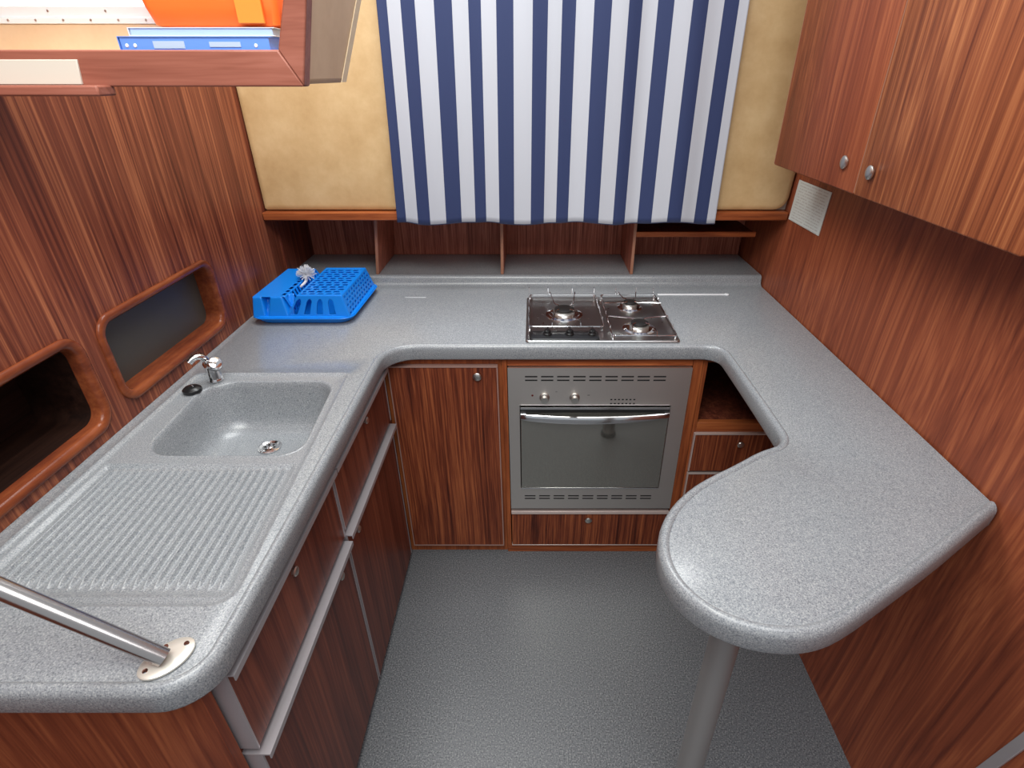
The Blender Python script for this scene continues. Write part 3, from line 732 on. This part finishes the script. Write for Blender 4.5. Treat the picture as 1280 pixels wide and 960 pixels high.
MB().lathe([(.024, 0), (.024, .004), (.02, .006)], (XW+.001, B.y, B.z), (1, 0, 0), 28).build('wall_flange', M['satin'], hr)

# ------------------------------------------------------------------ peninsula post
PX, PY = .394, .718
ps = thing('table_post', 'round grey metal post holding up the rounded peninsula', 'post', (PX, PY, 0))
MB().lathe([(.0305, .022), (.0305, .861)], (PX, PY, 0), n=40).build('tube', M['post'], ps)
MB().lathe([(.037, .0005), (.039, .002), (.039, .016), (.036, .021), (.0328, .022)], (PX, PY, 0), n=40).build('foot', M['black'], ps)

# ------------------------------------------------------------------ upper locker on the right
UX = .773; UZ = 1.395
uc = thing('wall_cabinet', 'sapele double door wall cabinet hanging high on the right wall', 'cabinet', (.86, 1.38, UZ))
MB().hexa([(UX+.018, .865, UZ+.004), (xr(UZ)-.001, .865, UZ+.004), (xr(UZ)-.001, 1.888, UZ+.004), (UX+.018, 1.888, UZ+.004)],
          [(UX+.018, .865, 2.1), (xr(2.1)-.001, .865, 2.1), (xr(2.1)-.001, 1.888, 2.1), (UX+.018, 1.888, 2.1)]).build('body', M['wall_wood'], uc)
for y0, y1, ky, kz in ((1.391, 1.892, 1.458, 1.458), (.861, 1.387, 1.335, 1.452)):
    d = MB(); rc_ = [(y0, UZ), (y1, UZ), (y1, 2.1), (y0, 2.1)]
    d.loft([[(x, p[0], p[1]) for p in rpoly(inset(rc_, i), .004, 3)] for x, i in ((UX+.017, 0), (UX+.002, 0), (UX, .002))])
    dm = M['locker_wood'] if y0 < 1 else M['wall_wood_right']
    do = d.build('door', dm, uc, sharp=50)
    MB().box(UX-.0006, UX+.0165, y1-.0030, y1+.0008, UZ+.004, 2.096).build('edge_band', M['edge_wood'], do)
    knob((UX, ky, kz), (-1, 0, 0), do, .0155)

# notice on the right wall
nz0, nz1, ny0, ny1 = 1.190, 1.325, 1.803, 2.045
mb = MB(); mb.hexa([(xr(nz0)-.0025, ny0, nz0), (xr(nz0)-.0005, ny0, nz0), (xr(nz0)-.0005, ny1, nz0), (xr(nz0)-.0025, ny1, nz0)],
                   [(xr(nz1)-.0025, ny0, nz1), (xr(nz1)-.0005, ny0, nz1), (xr(nz1)-.0005, ny1, nz1), (xr(nz1)-.0025, ny1, nz1)])
tag(mb.build('notice', M['notice'], origin=(.93, 1.92, nz0)), 'small white printed notice on right wall below the cabinet', 'notice')
# metal trim strip low on the right wall
mb = MB(); a0, a1 = .30, .70
def yl(z): return .572-.021/.198*(z-.43)*1.0
mb.hexa([(xr(a0)-.006, yl(a0)-.020, a0), (xr(a0)-.0005, yl(a0)-.020, a0), (xr(a0)-.0005, yl(a0), a0), (xr(a0)-.006, yl(a0), a0)],
        [(xr(a1)-.006, yl(a1)-.020, a1), (xr(a1)-.0005, yl(a1)-.020, a1), (xr(a1)-.0005, yl(a1), a1), (xr(a1)-.006, yl(a1), a1)])
tag(mb.build('metal_trim', M['alu'], origin=(xr(a0), .57, a0), bevel=.001), 'grey metal edging strip on the right wall near the viewer', 'trim strip')

# ------------------------------------------------------------------ dish rack
RX0, RX1, RY0, RY1 = -.958, -.612, 1.722, 2.075; TR = -.02
rk = thing('dish_rack', 'bright blue plastic dish drainer basket standing on its tray by the left wall', 'dish rack', ((RX0+RX1)/2, (RY0+RY1)/2, ZC))
tc_ = [(RX0+.006, RY0), (RX1-.004, RY0), (RX1+.002, RY1), (RX0+.006, RY1)]
mb = MB(); rings = []
for d, z in ((.030, .0005), (.018, .0008), (.010, .006), (.004, .016), (-.002, .021), (-.005, .024), (-.004, .026), (.001, .0255), (.008, .018), (.014, .009), (.030, .004)):
    rings.append(at(rpoly(inset(tc_, d), .045, 8), ZC+z))
mb.loft(rings, True, True)
mb.build('tray', M['blue'], rk, sharp=50)
def patch(mb, P, nu, nv, hole):
    """P = four corners a,b,c,d (bilinear: u from a to b, v from a to d); cells for which hole(u,v) is true are left out"""
    a, b, c, d = [Vector(p) for p in P]; o = len(mb.v)
    for j in range(nv+1):
        for i in range(nu+1):
            u, v = i/nu, j/nv; mb.v.append(tuple((a*(1-u)+b*u)*(1-v)+(d*(1-u)+c*u)*v))
    for j in range(nv):
        for i in range(nu):
            if hole and hole((i+.5)/nu, (j+.5)/nv): continue
            q = o+j*(nu+1)+i; mb.f.append((q, q+1, q+nu+2, q+nu+1))
zb, zt_, zl_ = ZC+.022, ZC+.096, ZC+.092
yn, yf = RY0+.010, RY1-.012; ynt, yft = RY0+.024, RY1-.025
xa0, xa1, xa0t, xa1t = RX0+.010, -.800, RX0+.018, -.835        # left block
xb0, xb1, xb0t, xb1t = -.835, RX1-.010, -.792, RX1-.032        # right block
bk = MB()
# right block: top lattice with wavy diagonal slots
def wav(u, v):
    if u < .05 or u > .95 or v < .04 or v > .96: return False
    r = int(v*13); s = (u*5.2+(r % 2)*.5+.12*math.sin(v*40)) % 1
    return (v*13) % 1 > .32 and s > .30
def slots(u, v):
    if v < .16 or v > .86: return False
    s = (u*4.6+.1) % 1
    w = .25 if v < .72 else .25*max(0, (.86-v)/.14)**.5
    return abs(s-.5) < w and .02 < u < .90
def dots(u, v):
    if u < .04 or u > .97 or v < .10 or v > .92: return False
    c = int(v*5.5); return ((u*11+(c % 2)*.5) % 1) > .45 and (v*5.5) % 1 > .38
patch(bk, [(xb0t, ynt, zt_), (xb1t, ynt, zt_), (xb1t, yft, zt_), (xb0t, yft, zt_)], 90, 130, wav)
patch(bk, [(xb0, yn, zb), (xb1, yn, zb), (xb1t, ynt, zt_), (xb0t, ynt, zt_)], 110, 60, slots)
patch(bk, [(xb1, yn, zb), (xb1, yf, zb), (xb1t, yft, zt_), (xb1t, ynt, zt_)], 120, 50, dots)
patch(bk, [(xb1, yf, zb), (xb0, yf, zb), (xb0t, yft, zt_), (xb1t, yft, zt_)], 20, 20, None)
def bars(u, v): return .08 < v < .93 and (u*13) % 1 > .5
patch(bk, [(xb0t-.036, yn+.02, zb+.012), (xb0t-.036, yf-.02, zb+.012), (xb0t, yft, zt_), (xb0t, ynt, zt_)], 130, 30, bars)
# left block
patch(bk, [(xa0t, ynt, zl_), (xa1t, ynt, zl_), (xa1t, yft, zl_), (xa0t, yft, zl_)], 40, 60, lambda u, v: .86 < u < .97 and (v*9) % 1 > .3 and .05 < v < .95)
def wedge(u, v): return False
patch(bk, [(xa0, yf, zb), (xa0, yn, zb), (xa0t, ynt, zl_), (xa0t, yft, zl_)], 20, 10, None)
patch(bk, [(xa1, yf, zb), (xa0, yf, zb), (xa0t, yft, zl_), (xa1t, yft, zl_)], 20, 10, None)
patch(bk, [(xa1t+.02, yn+.02, zb+.012), (xa1t+.02, yf-.02, zb+.012), (xa1t, yft, zl_), (xa1t, ynt, zl_)], 130, 30, bars)
# front of the left block: pleated wall, grooves deepen towards the top
o = len(bk.v); NU, NV = 60, 12
for j in range(NV+1):
    v = j/NV
    for i in range(NU+1):
        u = i/NU; x = xa0*(1-u)+(-.815)*u; xt = xa0t*(1-u)+(-.815)*u
        g = 0
        for c, w in ((.34, .13), (.96, .20)):
            ww = w*(.35+.65*v); g = max(g, max(0, 1-abs(u-c)/ww))
        bk.v.append((x*(1-v)+xt*v, (yn*(1-v)+ynt*v)+.034*min(1, g*2)*(.25+.75*v), (zb*(1-v)+zl_*v)-(.0 if v < 1 else 0)))
for j in range(NV):
    for i in range(NU):
        q = o+j*(NU+1)+i; bk.f.append((q, q+1, q+NU+2, q+NU+1))
# valley floor between the blocks
patch(bk, [(xa1t+.02, yn+.02, zb+.012), (xb0t-.036, yn+.02, zb+.012), (xb0t-.036, yf-.02, zb+.012), (xa1t+.02, yf-.02, zb+.012)], 8, 60, lambda u, v: (v*12) % 1 > .6)
bko = bk.build('basket', M['blue'], rk, sharp=50, fix=False, solid=.003)
# rim of the basket resting in the tray
mb = MB(); rings = []
for d, z in ((.004, .0215), (-.001, .024), (-.001, .027), (.004, .029), (.012, .0285), (.014, .024)):
    rings.append(at(rpoly(inset(tc_, d+.002), .043, 8), ZC+z))
mb.loft(rings+rings[:1], False, False); mb.build('rim', M['blue'], rk, sharp=60)
rk.rotation_euler.z = 0

# dish brush lying in the valley
br = thing('dish_brush', 'round white dish brush standing in the middle of the blue dish rack', 'brush', (-.815, 1.93, ZC+.045))
hc_ = Vector((-.824, 1.930, ZC+.109)); ax = Vector((.12, -.25, 1)).normalized()
MB().tube([(-.815, 1.845, ZC+.094), (-.817, 1.88, ZC+.092), (-.820, 1.905, ZC+.092), hc_-ax*.012], [.004, .005, .005, .007], 10).build('handle', M['white'], br)
MB().lathe([(.010, -.012), (.014, -.006), (.014, 0), (.006, .003)], hc_, ax, 20).build('head', M['white'], br)
bs = MB(); qm = ax.to_track_quat('Z', 'Y').to_matrix()
for k in range(150):
    th = random.uniform(.15, 1.65); ph = random.uniform(0, 2*PI)
    d = qm @ Vector((math.sin(th)*math.cos(ph), math.sin(th)*math.sin(ph), math.cos(th)))
    bs.tube([hc_+d*.006, hc_+d*random.uniform(.030, .038)], [.0014, .0010], 4)
bs.build('bristles', M['white'], br)
